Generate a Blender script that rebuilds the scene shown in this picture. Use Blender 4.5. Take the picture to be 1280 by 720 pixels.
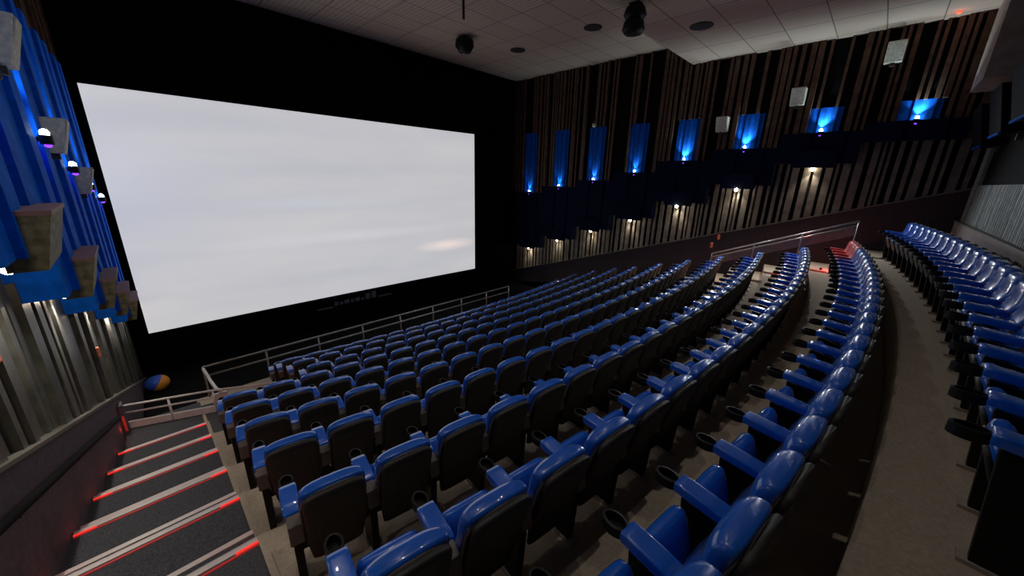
import bpy, bmesh, math, random
from mathutils import Vector, Matrix
random.seed(7)
S = bpy.context.scene
for o in list(bpy.data.objects): bpy.data.objects.remove(o)
C = S.collection
PI = math.pi

# ------------------------------------------------------------------ camera, world, exposure
def cam_axes():
    f = 456.0
    def v(u, w): return Vector((u-640.0, -(w-360.0), -f))
    X = v(1103, 234).normalized(); Y = v(150, 210); Y = (Y-X*X.dot(Y)).normalized(); Z = X.cross(Y)
    return Matrix((X, Y, Z))          # rows: world axes in camera space
cd = bpy.data.cameras.new('camera'); cam = bpy.data.objects.new('camera', cd); C.objects.link(cam)
cd.sensor_width = 36.0; cd.lens = 456.0/1280*36; cd.clip_start = 0.05; cd.clip_end = 200
cam.matrix_world = cam_axes().to_4x4()
S.camera = cam
w = bpy.data.worlds.new('world'); S.world = w; w.use_nodes = True
w.node_tree.nodes['Background'].inputs[0].default_value = (0.5, 0.6, 0.8, 1)
w.node_tree.nodes['Background'].inputs[1].default_value = 0.0
S.view_settings.view_transform = 'Standard'; S.view_settings.look = 'None'
S.view_settings.exposure = 0.0; S.view_settings.gamma = 1.0; S.view_settings.use_curve_mapping = False

SCREEN_E = 0.52      # screen emission (also the main soft light of the hall)
UP_W = 36.0          # wall lamps, up
DOWN_W = 40.0        # wall lamps, down
FILL_W = 1.0       # added ceiling fill spots over the seats
RED_W = 0.16         # red step lights

def light(name, kind, loc, col, watt, size=0.05, rot=None, spot=None, blend=0.5, parent=None):
    l = bpy.data.lights.new(name, kind); l.color = col; l.energy = watt
    if kind == 'AREA': l.size = size
    else: l.shadow_soft_size = size
    if kind == 'SPOT': l.spot_size = spot; l.spot_blend = blend
    o = bpy.data.objects.new(name, l); C.objects.link(o); o.location = loc
    if rot: o.rotation_euler = rot
    if parent: o.parent = parent
    return o
# fill spots added above the view (their rings are built with the ceiling)
FILL_SPOTS = [(1.8, 2.3, 120), (6.2, 4.9, 85), (9.0, 3.2, 65), (1.2, 5.4, 80), (4.8, 2.9, 85)]

# ------------------------------------------------------------------ geometry constants (metres, camera at origin)
YC = [-.35, .77, 1.83, 2.87, 3.9, 4.9, 5.89, 6.87, 7.87, 8.87, 9.87]
XC, RR = 7.2, 42.0
def arc(x): return (x-XC)**2/(2*RR)
def floor_z(k): return -2.43-.31*k-(.04 if k == 9 else .20 if k == 10 else 0)
YREAR, ZREAR = -1.38, -1.85
XR = 15.2            # right upper wall
YF = 15.0            # front wall
YB = -1.70           # rear wall
def xl_low(y): return -1.31+.043*y
def xl_up(y): return -.87+.022*y
ZC_REAR, ZC_FRONT, Y_STEP = 4.1, 4.81, 5.9

# ------------------------------------------------------------------ materials
def mat(name, col, rough=0.6, metal=0.0, emit=None, es=1.0, noise=None, bump=None, coat=0.0, spec=0.5):
    m = bpy.data.materials.new(name); m.use_nodes = True; nt = m.node_tree
    b = nt.nodes['Principled BSDF']
    b.inputs['Base Color'].default_value = (*col, 1); b.inputs['Roughness'].default_value = rough
    b.inputs['Metallic'].default_value = metal; b.inputs['Coat Weight'].default_value = coat
    b.inputs['Specular IOR Level'].default_value = spec
    if emit: b.inputs['Emission Color'].default_value = (*emit, 1); b.inputs['Emission Strength'].default_value = es
    if noise or bump:
        tc = nt.nodes.new('ShaderNodeTexCoord')
    if noise:                      # (scale, amount, detail)
        n = nt.nodes.new('ShaderNodeTexNoise'); n.inputs['Scale'].default_value = noise[0]; n.inputs['Detail'].default_value = 4
        r = nt.nodes.new('ShaderNodeValToRGB'); a = noise[1]
        r.color_ramp.elements[0].position = .3; r.color_ramp.elements[1].position = .7
        r.color_ramp.elements[0].color = (*[c*(1-a) for c in col], 1); r.color_ramp.elements[1].color = (*[min(1, c*(1+a)) for c in col], 1)
        nt.links.new(tc.outputs['Object'], n.inputs['Vector']); nt.links.new(n.outputs['Fac'], r.inputs['Fac'])
        nt.links.new(r.outputs['Color'], b.inputs['Base Color'])
    if bump:
        n2 = nt.nodes.new('ShaderNodeTexNoise'); n2.inputs['Scale'].default_value = bump[0]; n2.inputs['Detail'].default_value = 3
        bp = nt.nodes.new('ShaderNodeBump'); bp.inputs['Strength'].default_value = bump[1]; bp.inputs['Distance'].default_value = .02
        nt.links.new(tc.outputs['Object'], n2.inputs['Vector']); nt.links.new(n2.outputs['Fac'], bp.inputs['Height'])
        nt.links.new(bp.outputs['Normal'], b.inputs['Normal'])
    return m
M = {}
M['vinyl'] = mat('blue vinyl', (.003, .115, .60), .27, noise=(3, .12), bump=(9, .12), coat=1.0)
for m_ in (M['vinyl'],):
    b_ = m_.node_tree.nodes['Principled BSDF']; b_.inputs['Sheen Weight'].default_value = .15; b_.inputs['Sheen Roughness'].default_value = .35; b_.inputs['Sheen Tint'].default_value = (.75, .85, 1, 1)
M['red_vinyl'] = mat('red vinyl', (.62, .02, .03), .32, noise=(3, .15), bump=(9, .12), coat=.6)
M['shell'] = mat('black shell', (.034, .029, .023), .6, noise=(30, .2))
b_ = M['red_vinyl'].node_tree.nodes['Principled BSDF']; b_.inputs['Sheen Weight'].default_value = .2
M['rim'] = mat('seat piping', (.16, .13, .11), .4)
M['black'] = mat('black plastic', (.008, .008, .007), .5, spec=.25)
M['bracket'] = mat('arm bracket', (.13, .10, .08), .5)
M['foot'] = mat('tan foot plate', (.38, .31, .25), .4)
M['steel'] = mat('brushed steel', (.42, .40, .38), .35, metal=.7, noise=(20, .1))
M['whitepaint'] = mat('pale painted metal', (.78, .74, .68), .5, noise=(10, .1))
M['floor'] = mat('beige carpet', (.42, .34, .25), .95, noise=(35, .12), bump=(120, .25))
M['stair'] = mat('charcoal carpet', (.058, .058, .064), .95, noise=(60, .45), bump=(120, .3))
M['nosing'] = mat('step nosing', (.75, .66, .60), .38, metal=.3)
M['led'] = mat('red step light', (.3, .01, .01), .4, emit=(1, .03, .02), es=1.1)
M['led_dim'] = mat('dim red step light', (.3, .02, .02), .4, emit=(1, .06, .05), es=.16)
M['black_drape'] = mat('black masking', (.0018, .0018, .0018), .95, noise=(4, .3), spec=.1)
M['slat'] = mat('dark wood slat', (.12, .066, .042), .6, noise=(6, .35), spec=.2)
M['slat_low'] = mat('grey slat', (.15, .135, .11), .5, noise=(5, .3))
M['slat_left'] = mat('olive grey slat', (.085, .08, .062), .45, noise=(5, .3))
M['gap'] = mat('wall backing', (.004, .004, .004), .9, spec=.1)
M['blue_cloth'] = mat('blue wall cloth', (.005, .085, .42), .8, noise=(8, .2), spec=.05)
M['blue_left_lit'] = mat('lit blue pleated cloth', (.004, .13, .66), .8, noise=(8, .2), spec=.05)  # brighter copy of the blue cloth: grazing light put into the colour
M['band'] = mat('shaded blue band', (.004, .008, .03), .9, spec=.1)  # same blue cloth on the right wall, its unlit shade put into the colour
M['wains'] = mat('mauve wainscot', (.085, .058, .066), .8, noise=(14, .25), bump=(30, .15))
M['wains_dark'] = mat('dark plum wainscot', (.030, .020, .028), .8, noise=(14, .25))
M['plinth'] = mat('dusty mauve plinth', (.26, .20, .19), .85, noise=(5, .15))
M['pit'] = mat('black pit floor', (.004, .004, .004), .95, spec=.1)
M['cap'] = mat('wainscot cap', (.13, .115, .09), .5)
M['house_side'] = mat('khaki housing', (.20, .18, .09), .75, noise=(14, .5))
M['house_top'] = mat('brown housing lid', (.30, .17, .14), .7)
M['speaker'] = mat('beige speaker', (.62, .57, .44), .7, noise=(16, .25))
M['speaker_dark'] = mat('speaker side', (.05, .045, .035), .7)
M['bulb_cool'] = mat('cool lamp', (.8, .9, 1), .3, emit=(.75, .9, 1), es=34)
M['bulb_warm'] = mat('warm lamp', (1, .9, .7), .3, emit=(1, .82, .60), es=60)
M['bulb_violet'] = mat('violet lamp', (.3, .1, 1), .3, emit=(.22, .04, 1), es=2.2)
M['grey_cloth'] = mat('grey slats rear', (.20, .22, .21), .7, noise=(8, .3))
M['pilaster'] = mat('beige pilaster', (.38, .30, .24), .8, noise=(5, .2))
M['sign'] = mat('grey lettering', (.10, .11, .13), .6)
M['amber'] = mat('amber marker', (.6, .12, .05), .5, emit=(1, .25, .1), es=.07)
M['redled'] = mat('red indicator', (.6, .1, .05), .5, emit=(1, .2, .1), es=.7)
M['ball_blue'] = mat('ball blue', (.02, .10, .55), .5)
M['vent'] = mat('dark vent', (.03, .022, .018), .7)

def screen_mat():
    m = bpy.data.materials.new('lit screen'); m.use_nodes = True; nt = m.node_tree; b = nt.nodes['Principled BSDF']
    b.inputs['Base Color'].default_value = (.6, .6, .6, 1); b.inputs['Roughness'].default_value = .9
    tc = nt.nodes.new('ShaderNodeTexCoord'); mp = nt.nodes.new('ShaderNodeMapping'); mp.inputs['Scale'].default_value = (.10, 1, .75)
    n = nt.nodes.new('ShaderNodeTexNoise'); n.inputs['Scale'].default_value = 1.3; n.inputs['Detail'].default_value = 3
    r = nt.nodes.new('ShaderNodeValToRGB')
    r.color_ramp.elements[0].position = .35; r.color_ramp.elements[0].color = (.545, .55, .585, 1)
    r.color_ramp.elements[1].position = .72; r.color_ramp.elements[1].color = (.64, .63, .635, 1)
    nt.links.new(tc.outputs['Object'], mp.inputs['Vector']); nt.links.new(mp.outputs[0], n.inputs['Vector'])
    nt.links.new(n.outputs['Fac'], r.inputs['Fac'])
    # the projected picture: a pale streak of cloud light low on the right
    def streak(cx, cz, sx, sz, col, prev):
        sp = nt.nodes.new('ShaderNodeMapping'); sp.inputs['Location'].default_value = (-cx/sx, 0, -cz/sz); sp.inputs['Scale'].default_value = (1/sx, 0, 1/sz)
        g = nt.nodes.new('ShaderNodeTexGradient'); g.gradient_type = 'SPHERICAL'
        nt.links.new(tc.outputs['Object'], sp.inputs['Vector']); nt.links.new(sp.outputs[0], g.inputs['Vector'])
        mx = nt.nodes.new('ShaderNodeMix'); mx.data_type = 'RGBA'; mx.inputs['B'].default_value = (*col, 1)
        pw = nt.nodes.new('ShaderNodeMath'); pw.operation = 'MULTIPLY'; pw.inputs[1].default_value = 1.0; pw.use_clamp = True
        nt.links.new(g.outputs['Fac'], pw.inputs[0]); nt.links.new(pw.outputs[0], mx.inputs['Factor']); nt.links.new(prev, mx.inputs['A'])
        return mx.outputs['Result']
    c = streak(4.6, -1.85, 1.9, .35, (.95, .80, .74), r.outputs['Color'])
    c = streak(-1.0, .3, 4.5, .25, (.60, .615, .66), c)
    c = streak(0, -1.0, 6.0, .3, (.66, .66, .68), c)
    nt.links.new(c, b.inputs['Emission Color']); b.inputs['Emission Strength'].default_value = SCREEN_E/.55*.9
    return m
M['screen'] = screen_mat()

def ceiling_mat():
    m = mat('ceiling panels', (.40, .33, .27), .85); nt = m.node_tree; b = nt.nodes['Principled BSDF']
    tc = nt.nodes.new('ShaderNodeTexCoord'); mp = nt.nodes.new('ShaderNodeMapping')
    mp.inputs['Location'].default_value = (.35, -.84, 0)
    br = nt.nodes.new('ShaderNodeTexBrick'); br.offset = 0.0; br.inputs['Scale'].default_value = 1.0
    br.inputs['Brick Width'].default_value = 1.4; br.inputs['Row Height'].default_value = 1.02
    br.inputs['Mortar Size'].default_value = .014; br.inputs['Mortar Smooth'].default_value = .3
    br.inputs['Color1'].default_value = (.62, .45, .33, 1); br.inputs['Color2'].default_value = (.68, .51, .38, 1)
    br.inputs['Mortar'].default_value = (.16, .135, .11, 1)
    wv = nt.nodes.new('ShaderNodeTexWave'); wv.bands_direction = 'X'; wv.inputs['Scale'].default_value = 2.2; wv.inputs['Distortion'].default_value = 1.5
    mx = nt.nodes.new('ShaderNodeMix'); mx.data_type = 'RGBA'; mx.blend_type = 'MULTIPLY'; mx.inputs['Factor'].default_value = .22
    nt.links.new(tc.outputs['Object'], mp.inputs[0]); nt.links.new(mp.outputs[0], br.inputs['Vector']); nt.links.new(tc.outputs['Object'], wv.inputs['Vector'])
    nt.links.new(br.outputs['Color'], mx.inputs['A']); nt.links.new(wv.outputs['Color'], mx.inputs['B']); nt.links.new(mx.outputs['Result'], b.inputs['Base Color'])
    return m
M['ceiling'] = ceiling_mat()
def ball_mat():
    m = mat('two colour ball', (.8, .35, .03), .5); nt = m.node_tree; b = nt.nodes['Principled BSDF']
    tc = nt.nodes.new('ShaderNodeTexCoord'); mp = nt.nodes.new('ShaderNodeVectorMath'); mp.operation = 'DOT_PRODUCT'; mp.inputs[1].default_value = (-.8, 0, .6)
    r = nt.nodes.new('ShaderNodeValToRGB'); r.color_ramp.interpolation = 'CONSTANT'
    r.color_ramp.elements[0].color = (.80, .30, .03, 1); r.color_ramp.elements[1].position = .02; r.color_ramp.elements[1].color = (.02, .09, .50, 1)
    nt.links.new(tc.outputs['Object'], mp.inputs[0]); nt.links.new(mp.outputs['Value'], r.inputs['Fac']); nt.links.new(r.outputs['Color'], b.inputs['Base Color'])
    return m
M['ball'] = ball_mat()

# ------------------------------------------------------------------ mesh helpers
def box(bm, x0, x1, y0, y1, z0, z1):
    vs = [bm.verts.new(p) for p in ((x0,y0,z0),(x1,y0,z0),(x1,y1,z0),(x0,y1,z0),(x0,y0,z1),(x1,y0,z1),(x1,y1,z1),(x0,y1,z1))]
    for f in ((3,2,1,0),(4,5,6,7),(0,1,5,4),(1,2,6,5),(2,3,7,6),(3,0,4,7)): bm.faces.new([vs[i] for i in f])
def hexa(bm, p):      # eight corners: bottom four (ccw from above), top four
    vs = [bm.verts.new(q) for q in p]
    for f in ((3,2,1,0),(4,5,6,7),(0,1,5,4),(1,2,6,5),(2,3,7,6),(3,0,4,7)): bm.faces.new([vs[i] for i in f])
def prism(bm, poly, z0, z1):
    a = [bm.verts.new((p[0], p[1], z0)) for p in poly]; b = [bm.verts.new((p[0], p[1], z1)) for p in poly]
    n = len(poly); bm.faces.new(a[::-1]); bm.faces.new(b)
    for i in range(n): bm.faces.new((a[i], a[(i+1) % n], b[(i+1) % n], b[i]))
def ring(n, hx, hy, e=2.6):
    out = []
    for i in range(n):
        t = 2*PI*i/n+PI/n; c, s = math.cos(t), math.sin(t)
        out.append((math.copysign(abs(c)**(2/e), c)*hx, math.copysign(abs(s)**(2/e), s)*hy))
    return out
def loft(bm, secs, n=16, cap=True):     # secs: list of (matrix or func mapping 2D to 3D, hx, hy, e)
    rings = []
    for f, hx, hy, e in secs: rings.append([bm.verts.new(f(a, b)) for a, b in ring(n, hx, hy, e)])
    for r0, r1 in zip(rings, rings[1:]):
        for i in range(n): bm.faces.new((r0[i], r0[(i+1) % n], r1[(i+1) % n], r1[i]))
    if cap: bm.faces.new(rings[0][::-1]); bm.faces.new(rings[-1])
def tube(bm, pts, r, n=8):
    rings = []
    for i, p in enumerate(pts):
        p = Vector(p); d = (Vector(pts[min(i+1, len(pts)-1)])-Vector(pts[max(i-1, 0)])).normalized()
        u = d.cross(Vector((0, 0, 1)));
        if u.length < 1e-3: u = Vector((1, 0, 0))
        u.normalize(); v = d.cross(u)
        rings.append([bm.verts.new(p+(u*math.cos(2*PI*j/n)+v*math.sin(2*PI*j/n))*r) for j in range(n)])
    for a, b in zip(rings, rings[1:]):
        for j in range(n): bm.faces.new((a[j], a[(j+1) % n], b[(j+1) % n], b[j]))
    bm.faces.new(rings[0][::-1]); bm.faces.new(rings[-1])
def lathe(bm, c, prof, n=16, axis='z'):     # prof: (radius, height)
    rings = []
    for r, h in prof:
        rg = []
        for j in range(n):
            a = 2*PI*j/n; q = (r*math.cos(a), r*math.sin(a), h)
            if axis == 'y': q = (q[0], q[2], q[1])
            if axis == 'x': q = (q[2], q[0], q[1])
            rg.append(bm.verts.new((c[0]+q[0], c[1]+q[1], c[2]+q[2])))
        rings.append(rg)
    for a, b in zip(rings, rings[1:]):
        for j in range(n): bm.faces.new((a[j], a[(j+1) % n], b[(j+1) % n], b[j]))
    bm.faces.new(rings[0][::-1]); bm.faces.new(rings[-1])
def obj(name, bm, m, parent=None, smooth=False, bevel=0, loc=None):
    bmesh.ops.recalc_face_normals(bm, faces=bm.faces[:])
    me = bpy.data.meshes.new(name); bm.to_mesh(me); bm.free(); me.materials.append(m)
    if smooth:
        for p in me.polygons: p.use_smooth = True
    o = bpy.data.objects.new(name, me); C.objects.link(o)
    if bevel:
        b = o.modifiers.new('bevel', 'BEVEL'); b.width = bevel; b.segments = 2; b.limit_method = 'ANGLE'
    if parent: o.parent = parent
    if loc: o.location = loc
    return o
def B(): return bmesh.new()
def boxo(name, m, parent, *a, bevel=0):
    b = B(); box(b, *a); return obj(name, b, m, parent, bevel=bevel)
def tag(o, label, cat, group=None):
    o['label'] = label; o['category'] = cat
    if group: o['group'] = group
    return o
def thing(name, label, cat, loc=(0, 0, 0), rz=0, group=None):
    o = bpy.data.objects.new(name, None); C.objects.link(o); o.location = loc; o.rotation_euler = (0, 0, rz); o.empty_display_size = .1
    return tag(o, label, cat, group)
def struct(o): o['kind'] = 'structure'; return o
def dup(root, loc, rz, label, group=None):
    r = root.copy(); C.objects.link(r); r.location = loc; r.rotation_euler = (0, 0, rz); r['label'] = label
    if group: r['group'] = group
    for ch in list(root.children):
        c = ch.copy(); C.objects.link(c); c.parent = r
        for g in list(ch.children):
            d = g.copy(); C.objects.link(d); d.parent = c
    return r
ORD = ['', 'first', 'second', 'third', 'fourth', 'fifth', 'sixth', 'seventh', 'eighth', 'ninth', 'tenth', 'eleventh', 'twelfth', 'thirteenth',
       'fourteenth', 'fifteenth', 'sixteenth', 'seventeenth', 'eighteenth', 'nineteenth', 'twentieth'] + ['twenty-'+s for s in
       ('first', 'second', 'third', 'fourth', 'fifth', 'sixth', 'seventh', 'eighth', 'ninth')]

# ------------------------------------------------------------------ floor: terraces following the curved rows
XA = .25       # right edge of the left aisle
def tier_edge(k, x): return YC[k]-.22+arc(x)
def terrace_mesh():
    bm = B(); N = 28; xs = [XA+(15.55-XA)*i/N for i in range(N+1)]
    lines = []      # (y function, z) pairs front to back
    zs = [ZREAR]+[floor_z(k) for k in range(11)]+[-5.85]
    def yl(j, x):
        if j == 0: return YB
        if j <= 11: return tier_edge(j-1, x)
        if j == 12: return 10.55+arc(x)*.6
        return 11.85
    for j, z in enumerate(zs):
        a = [bm.verts.new((x, yl(j, x), z)) for x in xs]; b = [bm.verts.new((x, yl(j+1, x), z)) for x in xs]
        for i in range(N): bm.faces.new((a[i], a[i+1], b[i+1], b[i]))
        if j < len(zs)-1:
            c = [bm.verts.new((x, yl(j+1, x), zs[j+1])) for x in xs]
            for i in range(N): bm.faces.new((b[i], b[i+1], c[i+1], c[i]))
    # side cheek against the aisle, thin skirt
    return bm
struct(obj('floor', terrace_mesh(), M['floor']))
def landing_mesh():
    bm = B()
    for k in range(7, 10):
        n = 4; y0 = lambda x: tier_edge(k, x)+.30; z = floor_z(k)+.006
        for i in range(n):
            xa, xb = XA+.02+(1.72-XA)*i/n, XA+.02+(1.72-XA)*(i+1)/n
            vs = [(xa, tier_edge(k, xa)), (xb, tier_edge(k, xb)), (xb, tier_edge(k+1, xb)-.01), (xa, tier_edge(k+1, xa)-.01)]
            if k == 7: vs = [(xa, tier_edge(7, xa)+.01), (xb, tier_edge(7, xb)+.01), vs[2], vs[3]]
            hexa(bm, [(p[0], p[1], z-.004) for p in vs]+[(p[0], p[1], z+.004) for p in vs])
    return bm
struct(obj('floor', landing_mesh(), M['stair']))
# left aisle: carpeted steps
def aisle_mesh():
    bm = B()
    ys = [YB]+[tier_edge(k, XA) for k in range(9)]+[9.75]; zs = [ZREAR]+[floor_z(k) for k in range(9)]
    for j, z in enumerate(zs):
        y0, y1 = ys[j], ys[j+1]
        x0a, x0b = -1.42, -1.42
        p = [bm.verts.new(q) for q in ((x0a, y0, z), (XA, y0, z), (XA, y1, z), (x0b, y1, z))]; bm.faces.new(p)
        if j < len(zs)-1:
            q = [bm.verts.new(t) for t in ((x0b, y1, z), (XA, y1, z), (XA, y1, zs[j+1]), (x0b, y1, zs[j+1]))]; bm.faces.new(q)
    return bm
struct(obj('floor', aisle_mesh(), M['stair']))
b_ = B()
box(b_, -1.42, 15.55, 9.7, YF, -6.2, -6.05); box(b_, XA, 15.55, 11.8, 11.85, -6.05, -5.85); box(b_, -1.42, XA, 9.7, 9.75, -6.05, floor_z(8)-.01)
struct(obj('floor', b_, M['pit']))
# beige kerb strip between the aisle and the seat rows follows the tiers (part of the setting)
bm = B()
for k in range(9):
    box(bm, XA-.03, XA+.02, tier_edge(k, XA), tier_edge(k+1, XA), floor_z(k)-.34, floor_z(k)+.012)
struct(obj('trim_1', bm, M['floor']))

# nosings with red step lights
def nosing(k, x0, x1, side, lab):
    y = tier_edge(k+1, XA) if side == 'left' else tier_edge(k+1, 14.2); z = floor_z(k)
    t = thing('step_nosing', lab, 'step light', ((x0+x1)/2, y, z), 0, 'lit step edges of the %s aisle' % side)
    W = (x1-x0)/2
    b = B(); box(b, -W, W, -.055, .004, 0, .008); box(b, -W, W, 0, .006, -.03, .008); obj('nosing_strip', b, M['nosing'], t)
    b = B(); box(b, -W, W, -.095, -.075, 0, .009); obj('rear_light_line', b, M['led_dim'], t)
    b = B(); box(b, -W, W, .004, .016, -.05, -.032); obj('front_light_line', b, M['led_dim'], t)
    for s in (-1, 1):
        b = B(); a, c = sorted((s*W, s*(W-.16))); box(b, a, c, -.075, -.055, 0, .016); o = obj('red_light', b, M['led'], t)
        light('red_glow', 'POINT', (s*(W-.12), .10, -.02), (1, .05, .03), RED_W, .03, parent=t)
    return t
for k in range(1, 9):
    y = tier_edge(k+1, XA)
    if k > 7: continue
    nosing(k, xl_low(y)+.02, XA-.03, 'left', 'red-lit metal nosing of the aisle step, %s step edge down from the camera' % ORD[k])
    # half step below each tier edge
    t = thing('half_step', 'grey carpet half step with lit edge, %s one down the left aisle' % ORD[k], 'step', ((xl_low(y)+.02+XA-.03)/2, y, floor_z(k+1)), 0, 'half steps of the left aisle')
    W = (XA-.05-xl_low(y))/2
    b = B(); box(b, -W, W, .006, .27, 0, .155); obj('step_block', b, M['stair'], t)
    b = B(); box(b, -W, W, .225, .277, .155, .162); obj('nosing_strip', b, M['nosing'], t)
    b = B(); box(b, -W, W, .271, .279, .125, .150); obj('red_light', b, M['led_dim'], t)

# ------------------------------------------------------------------ front wall, stage masking, screen, ceiling
struct(boxo('wall_front', M['black_drape'], None, -2.2, 16.2, YF, YF+.2, -6.2, 5.1))
b = B()
for (x0, x1, z0, z1) in ((-.62, -.36, -6.0, 4.8), (12.28, 15.3, -6.0, 4.8), (-.36, 12.28, 2.0, 4.8), (-.36, 12.28, -5.85, -4.78)):
    box(b, x0, x1, 14.78, 14.95, z0, z1)
struct(obj('trim_2', b, M['black_drape']))
t = thing('cinema_screen', 'big wide white cinema screen glowing pale grey on the front wall', 'screen', (5.96, 14.72, -1.36))
SW, SH = 6.30, 3.33
b = B(); N = 24                                   # screen surface, very slightly curved towards the seats
fr, bk = [], []
for i in range(N+1):
    x = -SW+2*SW*i/N; y = -.10*(x/SW)**2
    fr.append((b.verts.new((x, y, -SH)), b.verts.new((x, y, SH)))); bk.append((b.verts.new((x, y+.05, -SH)), b.verts.new((x, y+.05, SH))))
for i in range(N):
    b.faces.new((fr[i][0], fr[i+1][0], fr[i+1][1], fr[i][1])); b.faces.new((bk[i+1][0], bk[i][0], bk[i][1], bk[i+1][1]))
    b.faces.new((fr[i][1], fr[i+1][1], bk[i+1][1], bk[i][1])); b.faces.new((fr[i][0], bk[i][0], bk[i+1][0], fr[i+1][0]))
b.faces.new((fr[0][0], fr[0][1], bk[0][1], bk[0][0])); b.faces.new((fr[N][1], fr[N][0], bk[N][0], bk[N][1]))
obj('screen_surface', b, M['screen'], t)
b = B()
for a in ((-SW-.03, SW+.03, .0, .05, -SH-.05, -SH), (-SW-.03, SW+.03, .0, .05, SH, SH+.05)): box(b, *a)
box(b, -SW-.05, -SW, -.1, .0, -SH-.05, SH+.05); box(b, SW, SW+.05, -.1, .0, -SH-.05, SH+.05)
obj('screen_frame', b, M['black_drape'], t)
# faint sign below the screen
t = thing('wall_sign', 'faint grey lettering sign on the black wall below the screen', 'sign', (5.9, 14.76, -4.98))
b = B(); box(b, -1.56, -.95, -.02, 0, -.20, -.15); box(b, .95, 1.56, -.02, 0, -.16, -.11); obj('underline', b, M['sign'], t)
b = B(); x = -.9
for wd, hh in ((.16, .10), (.12, .07), (.20, .10), (.14, .08), (.18, .10), (.12, .07), (.22, .16), (.20, .18)):
    box(b, x, x+wd, -.02, 0, -.14, -.14+hh*1.6); x += wd+.06
obj('lettering', b, M['sign'], t)
# ceiling
struct(boxo('ceiling', M['ceiling'], None, -2.2, 16.0, YB-.3, Y_STEP, ZC_REAR, ZC_REAR+.25))
struct(boxo('ceiling', M['ceiling'], None, -2.2, 16.0, Y_STEP, YF+.2, ZC_FRONT, ZC_FRONT+.2))
struct(boxo('trim_3', M['ceiling'], None, -2.2, 16.0, Y_STEP-.06, Y_STEP, ZC_REAR+.25, ZC_FRONT+.2))

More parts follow.
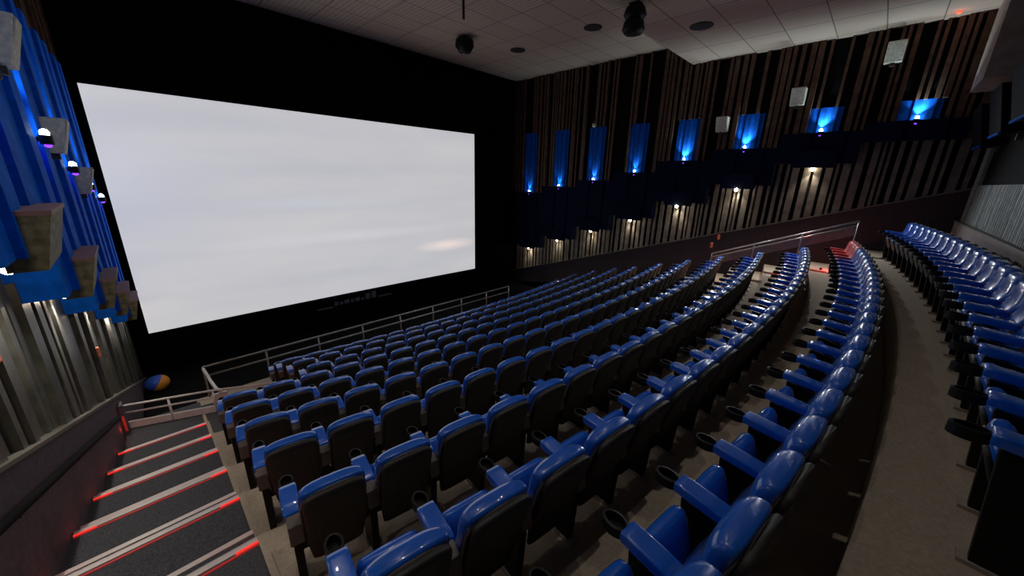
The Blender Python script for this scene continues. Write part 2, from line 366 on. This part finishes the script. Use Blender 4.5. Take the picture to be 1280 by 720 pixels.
# ------------------------------------------------------------------ side walls
BAYY = [13.6-1.98*i for i in range(8)]
UPZ = [-.67, -.32, .03, .39, .84, 1.2, 1.61, 1.8]
LOZ = [-3.72, -3.01, -2.31, -1.60, -.86, -.15, .56, 1.15]
def bay_of(y): return max(0, min(7, int(round((13.6-y)/1.98))))
def wall_side(side):
    R = side == 'right'; sg = 1 if R else -1
    up = (lambda y: XR) if R else xl_up
    low = (lambda y: 15.50) if R else xl_low
    wtop = (lambda y: -.52-.322*(y+.07)) if R else (lambda y: -2.31-.37*(y-4.47))
    # sg>0: material lies at larger x
    rnd = random.Random(3 if R else 5)
    def quadprism(bm, y0, y1, z0a, z0b, z1a, z1b, xf0, xf1, th):
        # slab between y0 and y1, room face at xf0 / xf1, thickness th outward
        if R: hexa(bm, [(xf0, y0, z0a), (xf0+th, y0, z0a), (xf1+th, y1, z0b), (xf1, y1, z0b), (xf0, y0, z1a), (xf0+th, y0, z1a), (xf1+th, y1, z1b), (xf1, y1, z1b)])
        else: hexa(bm, [(xf0-th, y0, z0a), (xf0, y0, z0a), (xf1, y1, z0b), (xf1-th, y1, z0b), (xf0-th, y0, z1a), (xf0, y0, z1a), (xf1, y1, z1b), (xf1-th, y1, z1b)])
    bm = B(); xo = 15.75 if R else -1.62
    if R: box(bm, xo, xo+.25, YB-.3, YF+.2, -6.2, 5.1)
    else: hexa(bm, [(-1.9, YB-.3, -6.2), (-1.55, YB-.3, -6.2), (-.92, YF+.2, -6.2), (-1.3, YF+.2, -6.2), (-1.9, YB-.3, 5.1), (-1.55, YB-.3, 5.1), (-.92, YF+.2, 5.1), (-1.3, YF+.2, 5.1)])
    wall = struct(obj('wall_'+side, bm, M['gap']))
    # wainscot and its cap
    bm = B(); y0, y1 = YB, YF-.05
    if R: quadprism(bm, y0, y1, -2.6, -6.1, wtop(y0), wtop(y1), low(y0), low(y1), .2)
    else:
        ys = [y0, 9.6, y1]
        for a, c in zip(ys, ys[1:]): quadprism(bm, a, c, -6.1, -6.1, wtop(a), wtop(c), low(a), low(c), .14)
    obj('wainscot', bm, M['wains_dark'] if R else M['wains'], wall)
    bm = B(); quadprism(bm, y0, y1, wtop(y0), wtop(y1), wtop(y0)+.04, wtop(y1)+.04, low(y0)-sg*.03, low(y1)-sg*.03, .2); obj('wainscot_cap', bm, M['cap'], wall)
    # lower slats: from wainscot cap up to the band
    bm = B(); y = YB+.1
    while y < YF-.2:
        wd = rnd.choice((.07, .10, .14, .18) if R else (.12, .16, .22, .30)); dp = rnd.choice((.03, .05, .08, .10)); b_ = bay_of(y+wd/2); zt = LOZ[b_]+.35
        x0 = low(y)+sg*.12; 
        xf = x0-sg*dp
        z0a = wtop(y)+.02
        quadprism(bm, y, min(y+wd, YF-.1), z0a, wtop(y+wd)+.02, zt, zt, xf, low(y+wd)+sg*.12-sg*dp, dp+.02)
        y += wd+rnd.choice((.06, .09, .13) if R else (.08, .12, .16))
    obj('lower_slats', bm, M['slat_low'] if R else M['slat_left'], wall)
    # band between lower lamps and upper lamps; projecting box per bay, pleated
    bm = B(); cl = B()
    for i, by in enumerate(BAYY):
        ya, yb_ = max(by-.99, YB), min(by+.99, YF-.05)
        z0, z1 = LOZ[i]+.10, UPZ[i]-.05
        n = 5
        for j in range(n):
            a = ya+(yb_-ya)*j/n; c = ya+(yb_-ya)*(j+1)/n
            dd = .06 if j % 2 else 0; fa = up(a)-sg*dd; fc = up(c)-sg*dd
            th = (15.74-up(a)) if R else (up(a)-xl_low(a)+.12)
            quadprism(bm, a, c, z0, z0, z1, z1, fa, fc, th)
    obj('pleated_band', bm, M['band'] if R else M['blue_left_lit'], wall)
    # upper zone: slats (right) / blue pleats (left) from the band to the ceiling
    sl = B(); bp = B(); bk = B(); y = YB+.05
    while y < YF-.1:
        i = bay_of(y); cy = BAYY[i]; zc = ZC_REAR if y < Y_STEP else ZC_FRONT
        z0 = UPZ[i]-.05
        inpan = abs(y+.06-cy) < .40
        wd = rnd.choice((.07, .10, .14)); dp = rnd.choice((.05, .08, .11))
        y2 = min(y+wd, YF-.06)
        if inpan or not R:
            # slats start above the blue cloth
            z0s = 2.26
        else: z0s = z0
        if rnd.random() < (.72 if z0s < 2 else .6):
            quadprism(sl, y, y2, z0s, z0s, zc, zc, up(y)-sg*dp+sg*.11, up(y2)-sg*dp+sg*.11, .05+dp)
        y = y2+rnd.choice((.05, .08, .12))
    obj('upper_slats', sl, M['slat'], wall)
    bm = B()
    for i, by in enumerate(BAYY):
        ya, yb_ = max(by-.99, YB), min(by+.99, YF-.05)
        zc = ZC_REAR if by < Y_STEP else ZC_FRONT
        if i == 7: ya = YB
        quadprism(bm, ya, yb_, UPZ[i]-.1, UPZ[i]-.1, zc, zc, up(ya)+sg*.16, up(yb_)+sg*.16, .04)
    obj('backing', bm, M['gap'], wall)
    if R:
        for i, by in enumerate(BAYY):
            bm = B(); ya, yb_ = by-.40, by+.40; n = 6
            for j in range(n):
                a = ya+(yb_-ya)*j/n; c = ya+(yb_-ya)*(j+1)/n
                quadprism(bm, a, c, UPZ[i]-.05, UPZ[i]-.05, 2.26, 2.26, XR+.10-(.03 if j % 2 else 0), XR+.10-(.03 if j % 2 else 0), .04)
            obj('blue_panel', bm, M['blue_cloth'], wall)
    else:
        bm = B()
        for i, by in enumerate(BAYY):
            ya, yb_ = max(by-.99, YB), min(by+.99, YF-.05); n = 5
            for j in range(n):
                a = ya+(yb_-ya)*j/n; c = ya+(yb_-ya)*(j+1)/n
                pf = lambda q, jj, j=j: xl_up(q)+(.05 if j % 2 else 0)
                quadprism(bm, a, c, UPZ[i]-.05, UPZ[i]-.05, 2.26, 2.26, pf(a, j), pf(c, j+1), .1)
        obj('blue_pleats', bm, M['blue_left_lit'], wall)
    # bay fittings
    for i, by in enumerate(BAYY):
        if by < -.6 or (not R and by < 1.5): 
            if not R: continue
        where = '%s from the screen, %s wall' % (ORD[i+1], side)
        # upper uplighter
        xu = up(by)+.02 if R else xl_up(by)+.12
        t = thing('wall_uplighter', 'small uplighter with cool white lamp, '+where, 'wall lamp', (xu, by, UPZ[i]), 0, 'uplighters along the side walls')
        b = B(); lathe(b, (0, 0, -.05), [(.05, -.08), (.062, -.07), (.062, .03), (.05, .035)], 12); box(b, *sorted((sg*.03, sg*.09 if R else sg*.16)), -.02, .02, -.10, -.04); obj('lamp_body', b, M['black'], t)
        b = B(); lathe(b, (0, 0, 0), [(.01, .055), (.03, .045), (.042, .02), (.042, -.015), (.03, -.02)][::-1], 12); obj('bulb', b, M['bulb_cool'], t, smooth=True)
        b = B(); lathe(b, (0, 0, -.15), [(.018, -.012), (.034, 0), (.034, .022), (.02, .024)], 10); obj('violet_lens', b, M['bulb_violet'], t, smooth=True)
        light('up_light', 'SPOT', (0, 0, .08), (.62, .85, 1), UP_W*((2.9 if i > 3 else 1.0) if R else 2.0), .03, rot=(PI, sg*(.0 if R and i > 3 else .06), 0), spot=math.radians((110 if i > 3 else 84) if R else 64), blend=1.0, parent=t)
        light('violet_light', 'POINT', (0, 0, -.22), (.25, .06, 1), .5, .02, parent=t)
        # lower downlight in a projecting housing
        if R and i == 7: continue
        xh = up(by); pr = .24 if not R else .2; zt, zb = LOZ[i]+.50, LOZ[i]-.03
        t = thing('downlight_housing', 'dark tapered downlight housing over the slats, '+where, 'wall lamp', (xh, by, LOZ[i]), 0, 'downlight housings along the side walls')
        b = B(); inn = sg*.10
        xt, xb = -sg*pr, -sg*(.04 if R else .13)
        A = sorted((inn, xt)); Bq = sorted((inn, xb)); hl = .52
        hexa(b, [(Bq[0], -hl, -.03), (Bq[1], -hl, -.03), (Bq[1], hl, -.03), (Bq[0], hl, -.03), (A[0], -hl, .45), (A[1], -hl, .45), (A[1], hl, .45), (A[0], hl, .45)])
        obj('housing_body', b, M['house_side'] if not R else M['band'], t)
        b = B(); A2 = sorted((inn, xt-sg*.012)); box(b, A2[0], A2[1], -hl-.02, hl+.02, .45, .49); obj('housing_lid', b, M['house_top'] if not R else M['band'], t)
        xb_ = sg*.17 if i not in (4, 5) or not R else -sg*.02
        if R and i == 6: xb_ = .30
        b = B(); lathe(b, (xb_, 0, -.06), [(.02, -.06), (.055, -.03), (.055, .02), (.03, .05)], 12); obj('bulb', b, M['bulb_warm'], t, smooth=True)
        light('down_light', 'SPOT', (sg*.20, 0, -.12), (1, .86, .68) if R else (1, .95, .88), DOWN_W*(1 if R else 1.8), .04, rot=(0, -sg*.10, 0), spot=math.radians(100), blend=.9, parent=t)
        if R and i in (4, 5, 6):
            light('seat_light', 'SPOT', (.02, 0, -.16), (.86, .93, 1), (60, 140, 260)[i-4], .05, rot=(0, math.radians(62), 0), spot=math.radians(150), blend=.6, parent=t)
    return wall
wall_side('right'); wall_side('left')
# surround speakers on both side walls
def speaker(side, y, zt, lab):
    sg = 1 if side == 'right' else -1; xw = XR if side == 'right' else xl_up(y)
    t = thing('surround_speaker', lab, 'speaker', (xw, y, zt), 0, 'surround speakers on the side walls')
    b = B(); i0 = sg*.12; A = sorted((i0, -sg*.30)); Q = sorted((i0, -sg*.14)); h = .18
    if side == 'left': A = sorted((i0, .265)); Q = sorted((i0, .16))
    hexa(b, [(Q[0], -h, -.48), (Q[1], -h, -.48), (Q[1], h, -.48), (Q[0], h, -.48), (A[0], -h, 0), (A[1], -h, 0), (A[1], h, 0), (A[0], h, 0)])
    obj('cabinet', b, M['speaker'], t, bevel=.012)
    b = B(); xs0 = A[0] if side == 'right' else A[1]; xs1 = Q[0] if side == 'right' else Q[1]
    e = -sg*.012 if side == 'right' else .012
    hexa(b, [(min(xs1, xs1+e), -h+.02, -.44), (max(xs1, xs1+e), -h+.02, -.44), (max(xs1, xs1+e), h-.02, -.44), (min(xs1, xs1+e), h-.02, -.44),
             (min(xs0, xs0+e), -h+.02, -.03), (max(xs0, xs0+e), -h+.02, -.03), (max(xs0, xs0+e), h-.02, -.03), (min(xs0, xs0+e), h-.02, -.03)])
    obj('grille', b, M['speaker'], t)
    b = B(); box(b, *sorted((sg*.02, -sg*.1)), -.05, .05, -.56, -.48); obj('bracket', b, M['speaker_dark'], t)
for y, z, n in ((.54, 3.70, 'nearest the rear corner'), (2.47, 2.85, 'second from the rear corner'), (4.5, 2.21, 'third from the rear corner, above the bright lamp')):
    speaker('right', y, z, 'beige surround speaker high on right wall, '+n)
for y, z, n in ((6.78, 1.46, 'nearest the camera'), (8.75, .66, 'second from the camera'), (10.75, .0, 'third from the camera')):
    speaker('left', y, z, 'beige surround speaker on the blue left wall, '+n)

# ------------------------------------------------------------------ rear wall
b = B(); box(b, -2.2, 16.0, YB-.3, YB, -3.2, 4.3); rw = struct(obj('wall_rear', b, M['gap']))
b = B(); box(b, -1.6, 15.6, YB, YB+.10, ZREAR, -.84); obj('plinth', b, M['plinth'], rw)
b = B(); box(b, -1.6, 15.6, YB, YB+.12, -.84, -.805); obj('plinth_cap', b, M['cap'], rw)
b = B(); x = -1.2
while x < 15.1:
    wd = random.choice((.06, .09, .13)); x1 = x+wd
    if 9.4 < x < 14.4: box(b, x, x1, YB, YB+.05, -.80, .10)
    else: box(b, x, x1, YB, YB+.06, -.80, 4.1)
    x = x1+random.choice((.03, .05))
obj('rear_slats', b, M['grey_cloth'], rw)
b = B(); box(b, 13.4, 15.18, YB, -1.04, 2.3, 4.1); obj('pilaster', b, M['pilaster'], rw)
# projection ports with ledges, dark fixture boxes above
for j, (x0, x1) in enumerate(((7.6, 8.75), (5.2, 6.35))):
    w_ = struct(boxo('window_%d' % (j+1), M['black'], None, x0, x1, YB+.06, YB+.09, .17, 1.0))
    b = B(); box(b, x0-.05, x1+.05, YB+.06, YB+.16, .12, .17); obj('window_sill', b, M['cap'], w_)
for j, (x, z) in enumerate(((14.0, 1.35), (12.2, 1.45), (10.5, 1.55))):
    t = thing('rear_speaker', 'dark angular speaker box on the rear wall, %s from the right corner' % ORD[j+1], 'speaker', (x, YB+.05, z), 0, 'dark speakers on the rear wall')
    b = B(); hexa(b, [(-.55, 0, -.4), (.55, 0, -.4), (.55, .30, -.4), (-.55, .30, -.4), (-.55, 0, .45), (.55, 0, .45), (.55, .50, .45), (-.55, .50, .45)]); obj('cabinet', b, M['gap'], t, bevel=.02)
    b = B(); box(b, -.5, .5, .28, .32, -.44, -.40); obj('blue_edge', b, M['blue_cloth'], t)
    b = B(); box(b, -.03, .03, -.04, .02, -.52, .52); obj('bracket', b, M['bracket'], t)

# ------------------------------------------------------------------ ceiling fittings
for j, (x, y, hw_) in enumerate(FILL_SPOTS):
    t = thing('added_fill_spot', 'added out-of-view fill spot in the rear ceiling above the seats, %s from the camera' % ORD[j+1], 'ceiling light', (x, y, ZC_REAR), 0, 'added fill spots out over the seats')
    b = B(); lathe(b, (0, 0, 0), [(.16, .02), (.18, 0), (.18, -.02), (.14, -.025)][::-1], 20); obj('trim_ring', b, M['black'], t)
    light('fill_light', 'SPOT', (0, 0, -.05), (1, .96, .91), FILL_W*hw_, .06, rot=(0, 0, 0), spot=math.radians(112), blend=1.0, parent=t)  # unseen fill, added to brighten seats and floor
for j, (x, y, z, n) in enumerate(((11.77, 7.96, ZC_FRONT, 'beside the hanging spotlight'), (13.45, 5.1, ZC_REAR, 'near the ceiling step'), (11.8, 11.4, ZC_FRONT, 'nearest the screen'))):
    if j == 1: x, y = 11.84, 4.49
    b = B(); lathe(b, (0, 0, 0), [(.28, .01), (.30, -.005), (.30, -.02), (.24, -.03)][::-1], 24)
    o = obj('ceiling_vent', b, M['vent'], None, loc=(x, y, z)); tag(o, 'round brown ceiling vent, the one '+n, 'vent', 'round vents in the ceiling')
t = thing('hanging_spotlight', 'large black hanging spotlight cluster under the ceiling near the step', 'spotlight', (9.45, 5.2, ZC_REAR))
b = B(); tube(b, [(0, 0, 0), (0, 0, -.15)], .04); box(b, -.12, .12, -.12, .12, -.04, 0); obj('mount', b, M['black'], t)
b = B(); loft(b, [(lambda a, c, z=z: (a, c, z), r, r, 2.4) for z, r in ((-.06, .12), (-.10, .22), (-.25, .26), (-.36, .19))]); obj('upper_body', b, M['black'], t, smooth=True)
b = B(); loft(b, [(lambda a, c, z=z: (a-.05, c-.02, z), r, r, 2.4) for z, r in ((-.33, .13), (-.40, .22), (-.58, .26), (-.66, .20))]); obj('lower_body', b, M['black'], t, smooth=True)
b = B(); lathe(b, (.08, -.20, -.60), [(.02, -.04), (.06, 0), (.05, .04), (.02, .05)], 12); obj('lens', b, M['steel'], t, smooth=True)
t = thing('small_spotlight', 'small black spotlight under the dim ceiling in front of the screen', 'spotlight', (9.55, 11.9, ZC_FRONT))
b = B(); tube(b, [(0, 0, 0), (0, 0, -.2)], .03); obj('mount', b, M['black'], t)
b = B(); loft(b, [(lambda a, c, z=z: (a, c, z), r, r, 2.4) for z, r in ((-.05, .12), (-.1, .30), (-.3, .32), (-.5, .2))]); obj('lamp_body', b, M['black'], t, smooth=True)
b = B(); lathe(b, (-.05, -.05, -.56), [(.02, -.03), (.05, 0), (.04, .05), (.02, .06)], 10); obj('lens', b, M['steel'], t, smooth=True)
b = B(); tube(b, [(0, 0, 0), (0, 0, -.55)], .035); box(b, -.07, .07, -.07, .07, -.02, 0)
tag(obj('hanging_rod', b, M['black'], None, loc=(7.6, 9.5, ZC_FRONT)), 'thin black rod hanging straight down from the ceiling', 'rod')
b = B(); lathe(b, (0, 0, 0), [(.03, -.04), (.06, -.02), (.06, .01), (.05, .02)], 12)
tag(obj('red_indicator', b, M['redled'], None, loc=(14.85, -.40, ZC_REAR-.02)), 'tiny glowing red indicator at the ceiling edge by the rear corner', 'indicator')
light('red_indicator_glow', 'POINT', (14.8, -.40, ZC_REAR-.12), (1, .25, .12), .5, .03)
t = thing('wall_camera', 'small pale dome camera above the third blue panel of right wall', 'camera', (XR-.1, 9.75, 2.33))
b = B(); lathe(b, (0, 0, 0), [(.03, -.09), (.08, -.04), (.10, .03), (.06, .08)], 14); obj('dome', b, M['bulb_warm'] if False else M['speaker'], t, smooth=True)
b = B(); box(b, .0, .12, -.03, .03, -.02, .02); obj('bracket', b, M['black'], t)

# ------------------------------------------------------------------ cinema seats
def vm(k): return M['red_vinyl'] if k == 'red' else M['vinyl']
def arm_meshes():
    """side arm centred at x=0: blue pad, cup holder ring in front, bracket behind, pedestal down to the floor"""
    out = {}
    b = B()
    secs = []
    for y, z, hw, hh in ((.17, .694, .050, .022), (.178, .696, .058, .032), (.28, .704, .060, .034), (.41, .714, .060, .034), (.452, .716, .058, .032), (.46, .716, .050, .022)):
        secs.append(((lambda a, c, y=y, z=z: (a, y, z+c)), hw, hh, 7))
    loft(b, secs, 24); out['arm_pad'] = b
    b = B(); n = 18; cy, cz = .525, .706
    r0, r1 = .038, .052; rings = []
    for r, z in ((r1, cz-.04), (r1, cz+.018), (r0, cz+.022), (r0, cz-.03)):
        rings.append([b.verts.new((r*math.cos(2*PI*j/n), cy+(r*1.0+.022)*math.sin(2*PI*j/n), z)) for j in range(n)])
    for p, q in zip(rings, rings[1:]):
        for j in range(n): b.faces.new((p[j], p[(j+1) % n], q[(j+1) % n], q[j]))
    b.faces.new(rings[-1]); b.faces.new(rings[0][::-1]); out['cup_holder'] = b
    b = B()
    hexa(b, [(-.044, .05, .55), (.044, .05, .55), (.044, .22, .57), (-.044, .22, .57), (-.044, .07, .70), (.044, .07, .70), (.044, .18, .712), (-.044, .18, .712)])
    out['arm_bracket'] = b
    b = B()
    hexa(b, [(-.028, .12, .0), (.028, .12, .0), (.028, .36, .0), (-.028, .36, .0), (-.028, .08, .60), (.028, .08, .60), (.028, .42, .665), (-.028, .42, .665)])
    out['pedestal'] = b
    b = B(); box(b, -.045, .045, .07, .40, 0, .022); out['foot_plate'] = b
    return out
ARM = {}
for kname, bm in arm_meshes().items():
    m = {'arm_pad': M['vinyl'], 'cup_holder': M['black'], 'arm_bracket': M['bracket'], 'pedestal': M['black'], 'foot_plate': M['foot']}[kname]
    o = obj(kname, bm, m, smooth=kname in ('arm_pad',), bevel=.006 if kname in ('arm_bracket', 'pedestal') else 0)
    ARM[kname] = o
def add_arm(root, x, red=False):
    for kname, src in ARM.items():
        c = src.copy(); C.objects.link(c); c.parent = root; c.location = (x, 0, 0)
        if red and kname == 'arm_pad':
            c.data = c.data.copy(); c.data.materials[0] = M['red_vinyl']
def make_seat(kind):
    v = vm(kind)
    t = thing('cinema_chair', 'x', 'cinema chair')
    HW = .222
    # backrest cushion, reclined; local frame: u across, v through thickness
    def back(z): return .17-.17*((z-.36)/.64)           # centre line y at height z
    b = B(); secs = []
    for z, hw, th, dy in ((.37, .17, .03, .0), (.39, .195, .05, .0), (.50, .212, .056, .012), (.62, .218, .060, .014), (.72, .220, .050, .006), (.82, .222, .050, .0), (.90, .223, .060, .006), (.965, .220, .060, .006), (.990, .210, .048, .002), (1.0, .19, .028, -.004)):
        def f(a, c, z=z, hw=hw, dy=dy):
            bulge = 0.012*math.cos(a/hw*PI/2*.9)
            droop = -.028*max(0, (abs(a)/.222))**4*(1 if z > .8 else 0)
            return (a, back(z)+.035+dy+c+(bulge if c > 0 else 0), z+droop)
        secs.append((f, hw, th, 4.0))
    loft(b, secs, 32); obj('backrest', b, v, t, smooth=True)
    # black shell on the rear
    b = B(); secs = []
    for z, hw, th in ((.26, .15, .012), (.28, .180, .02), (.45, .200, .028), (.70, .205, .034), (.90, .204, .034), (.965, .198, .030), (.985, .180, .018)):
        def f(a, c, z=z):
            droop = -.028*(abs(a)/.2)**4*(1 if z > .8 else 0)
            return (a, back(max(z, .33))-.040+c, z+droop)
        secs.append((f, hw, th, 4.5))
    loft(b, secs, 20); sh = obj('back_shell', b, M['shell'], t, smooth=True)
    b = B(); secs = []
    for z, hw, th in ((.36, .10, .004), (.38, .125, .010), (.60, .135, .012), (.82, .13, .010), (.85, .11, .004)):
        secs.append(((lambda a, c, z=z: (a, back(z)-.066+c, z)), hw, th, 5))
    loft(b, secs, 16); obj('shell_panel', b, M['shell'], sh, smooth=True)
    # piping between cushion and shell
    b = B(); pts = []
    for s in range(0, 25):
        q = s/24*2-1; a = math.copysign(min(1, abs(q)*1.0), q)
        if abs(q) > .62:
            zz = .42+(1-abs(q))/.38*.50; xx = math.copysign(.212, q)
        else:
            xx = q/.62*.200; zz = .975-.045*(abs(xx)/.2)**3
            if abs(q) > .55: zz = .93
        pts.append((xx, back(zz)-.014, zz))
    tube(b, pts, .010, 6); obj('piping', b, M['rim'], t, smooth=True)
    # tipped-up seat cushion
    ang = math.radians(70); hy, hz = .285, .33; L = .40
    def sf(s, a, c, dz=0):     # s along the cushion from hinge
        return (a, hy+s*math.cos(ang)-c*math.sin(ang), hz+s*math.sin(ang)+c*math.cos(ang))
    b = B(); secs = []
    for s, hw, th in ((0, .16, .025), (.02, .18, .040), (.12, .19, .048), (.25, .193, .055), (.31, .188, .050), (.335, .17, .035), (.342, .14, .018)):
        secs.append(((lambda a, c, s=s: sf(s, a, c)), hw, th, 3.6))
    loft(b, secs, 24); obj('seat', b, v, t, smooth=True)
    b = B(); secs = []
    for s, hw, th in ((.0, .14, .01), (.03, .165, .018), (.26, .17, .018), (.30, .14, .01)):
        secs.append(((lambda a, c, s=s: sf(s, a, c-.055)), hw, th, 4))
    loft(b, secs, 16); obj('seat_pan', b, M['shell'], t, smooth=True)
    b = B(); box(b, -.235, .235, .24, .29, .29, .335); obj('cross_bar', b, M['black'], t)
    add_arm(t, -.26, kind == 'red')
    return t
proto = make_seat('blue'); proto_red = make_seat('red')
PITCH = .52
used = set(); first = {'blue': True, 'red': True}
def place(kind, x, yc, z, label, group, last=False):
    p = proto if kind == 'blue' else proto_red
    th = math.atan((x-XC)/RR); loc = (x, yc+arc(x), z)
    if first[kind]:
        first[kind] = False; r = p; r.location = loc; r.rotation_euler = (0, 0, th); r['label'] = label; r['group'] = group
    else: r = dup(p, loc, th, label, group)
    if last: last_roots.append((r, kind))
    return r
last_roots = []
X1 = 14.0
for k in range(11):
    x = .36+PITCH/2 if k < 7 else (1.75+PITCH/2)
    n = int((X1-x+.1)/PITCH)+1
    for i in range(n):
        red = (k == 0 and i >= n-3)
        rowname = 'rearmost row of the main block' if k == 0 else '%s row from back of main block' % ORD[k+1]
        if i == n-1: lab = '%s cinema chair at the right aisle end, %s' % ('red vinyl' if red else 'blue vinyl', rowname)
        elif i == 0: lab = 'blue vinyl cinema chair at the left aisle end, %s' % rowname
        elif red: lab = 'red vinyl cinema chair, %s from the right aisle, %s' % (ORD[n-i], rowname)
        else: lab = 'blue vinyl cinema chair, %s from left, %s' % (ORD[i+1], rowname)
        place('red' if red else 'blue', x, YC[k]+(.05 if k == 0 else -.06 if k < 3 else -.02), floor_z(k), lab, 'seats of the main block', last=(i == n-1))
        x += PITCH
x = 2.92; n = int((13.95-x)/PITCH)+1
for i in range(n):
    lab = 'pale-lit blue vinyl cinema chair in the row against rear wall, %s from the far corner' % ORD[n-i]
    place('blue', x, YREAR+.04, ZREAR, lab, 'seats in the row against the rear wall', last=(i == n-1)); x += PITCH
for r, kind in last_roots: add_arm(r, .26, kind == 'red')
for o in ARM.values(): bpy.data.objects.remove(o)

# ------------------------------------------------------------------ rails
def rail(name, label, pts, hs, foot, r=.028, lower=None, m=None, plate=None):
    m = m or M['steel']
    t = thing(name, label, 'railing', (pts[0][0], pts[0][1], foot[0])); o0 = Vector(t.location)
    L = [Vector(p)-o0 for p in pts]
    b = B(); tube(b, L, r); obj('top_rail', b, m, t, smooth=True)
    if lower:
        b = B(); tube(b, [p-Vector((0, 0, lower)) for p in L], r*.9); obj('lower_rail', b, m, t, smooth=True)
    # posts
    for s, fz in hs:
        tot = len(pts)-1; i = min(int(s*tot), tot-1); fr_ = s*tot-i; p = L[i].lerp(L[i+1], fr_)
        b = B(); tube(b, [(p.x, p.y, fz-o0.z), (p.x, p.y, p.z)], r*.9); obj('post', b, m, t, smooth=True)
    if plate:
        b = B()
        for p, q in zip(L, L[1:]):
            d = (q-p); nx, ny = -d.y, d.x; ln = math.hypot(nx, ny); nx, ny = nx/ln*.018, ny/ln*.018
            hexa(b, [(p.x-nx, p.y-ny, p.z-plate[1]), (q.x-nx, q.y-ny, q.z-plate[1]), (q.x+nx, q.y+ny, q.z-plate[1]), (p.x+nx, p.y+ny, p.z-plate[1]),
                     (p.x-nx, p.y-ny, p.z-plate[0]), (q.x-nx, q.y-ny, q.z-plate[0]), (q.x+nx, q.y+ny, q.z-plate[0]), (p.x+nx, p.y+ny, p.z-plate[0])])
        obj('panel', b, plate[2], t)
    return t
nr = 9
rail('guard_rail', 'long grey two-bar guard rail running in front of the first seat row', [(.52, 11.7, -4.95), (11.9, 11.7, -4.95)], [(i/(nr-1), -5.85) for i in range(nr)], (-5.85,), lower=.27)
rail('guard_rail', 'short pale guard rail with white kerb at the foot of the left aisle', [(-.88, 9.56, -4.39), (.46, 9.05, -4.39)], [(0, -4.91), (.5, -4.91), (1, -4.91)], (-4.91,), r=.022, lower=.16, m=M['whitepaint'], plate=(.36, .50, M['whitepaint']))
rail('guard_rail', 'single pale rail reaching from the white post to the front seats', [(.46, 9.05, -4.39), (1.49, 8.5, -4.39)], [(1, -4.91)], (-4.91,), r=.022, m=M['whitepaint'])
t = thing('handrail_end', 'wide white bracket joining the guard rails at the aisle foot', 'handrail', (.5, 9.1, -4.91))
b = B(); tube(b, [(.02, 2.5, -.05), (.04, 1.3, .12), (.06, .4, .30), (.10, 0, .44)], .035); obj('sloping_rail', b, M['whitepaint'], t, smooth=True)
b = B(); box(b, -.03, .20, -.03, .03, .0, .40); obj('end_plate', b, M['whitepaint'], t, bevel=.01)
ya, yb_ = .25, 3.86
def zt_r(y): return -.97-.415*(y-.32)
rail('guard_rail', 'sloping grey guard rail with panel beside the right aisle', [(14.35, ya, zt_r(ya)), (14.35, yb_, zt_r(yb_))], [(0, -2.43), (.33, -2.74), (.66, -3.05), (1, -3.36)], (-2.43,), lower=.12, plate=(.16, .40, M['plinth']))
# left wall handrail and end pillar
b = B()
def hz(y): return -2.31-.37*(y-4.47)-.36
ys = [1.5, 3, 4.5, 6, 7.5, 8.9]
tube(b, [(xl_low(y)+.05, y, hz(y)) for y in ys], .038); 
t = thing('wall_handrail', 'black handrail sloping down along the left wainscot', 'handrail')
obj('rail_bar', b, M['gap'], t, smooth=True)
for y in (2.5, 4.3, 6.1, 7.9):
    b = B(); box(b, xl_low(y)-.01, xl_low(y)+.06, y-.02, y+.02, hz(y)-.05, hz(y)); obj('wall_bracket', b, M['black'], t)
t = thing('aisle_pillar', 'dark end pillar with red light at the foot of left aisle', 'pillar', (-.90, 9.45, -4.91))
b = B(); box(b, -.07, .07, -.10, .10, 0, .62); obj('pillar_body', b, M['wains'], t, bevel=.01)
b = B(); box(b, .02, .05, -.115, -.10, .08, .40); obj('red_light', b, M['led_dim'], t)
light('pillar_glow', 'POINT', (0, -.3, .25), (1, .08, .05), .4, .04, parent=t)
# red glow of step lights at front left landing and right aisle
def step_glow(x, y, z, lab, w=1.2):
    t = thing('step_light', lab, 'step light', (x, y, z), 0, 'red floor lights beside the seat rows')
    b = B(); box(b, -.05, .05, -.03, .03, 0, .05); obj('lamp_body', b, M['black'], t)
    b = B(); box(b, -.04, .04, -.036, -.03, .01, .04); obj('red_lens', b, M['led'], t)
    light('glow', 'POINT', (0, -.15, .14), (1, .05, .05), w, .03, parent=t)
step_glow(1.1, 9.35, floor_z(8), 'red floor light on the landing left of the front rows')
step_glow(.9, 8.2, floor_z(7), 'red floor light on the landing behind the single pale rail', 1.0)
for k, w_ in ((0, 7.0), (1, 1.5), (2, 1.2), (3, 1.5), (4, 1.2), (5, .8)):
    step_glow(14.25, YC[k]+.55+arc(14.25), floor_z(k), 'red floor light at the right end of the %s row from back' % ORD[k+1], w_)

# ------------------------------------------------------------------ odds and ends
b = B(); bmesh.ops.create_uvsphere(b, u_segments=24, v_segments=16, radius=.25)
for v_ in b.verts: v_.co.z *= .9; v_.co.x *= 1.08
tag(obj('ball', b, M['ball'], None, smooth=True, loc=(-.42, 13.5, -5.825)), 'blue and orange ball on the dark floor left of the screen', 'ball')
for j, (x, y, z, n) in enumerate(((14.4, 3.95, -2.15, 'at the lower end of the right guard rail'), (15.3, 4.0, -1.95, 'on the wainscot above the right guard rail'),
                                  (xl_low(9.5)-.02, 9.5, -3.2, 'on the grey slats of left wall near the screen'), (xl_low(5.3)-.02, 5.3, -1.6, 'on the grey slats of left wall near the camera'))):
    b = B(); box(b, -.03, .03, -.035, .035, -.09, .09)
    tag(obj('marker_light', b, M['amber'], None, bevel=.01, loc=(x, y, z)), 'small dull orange marker light '+n, 'marker light', 'orange marker lights')
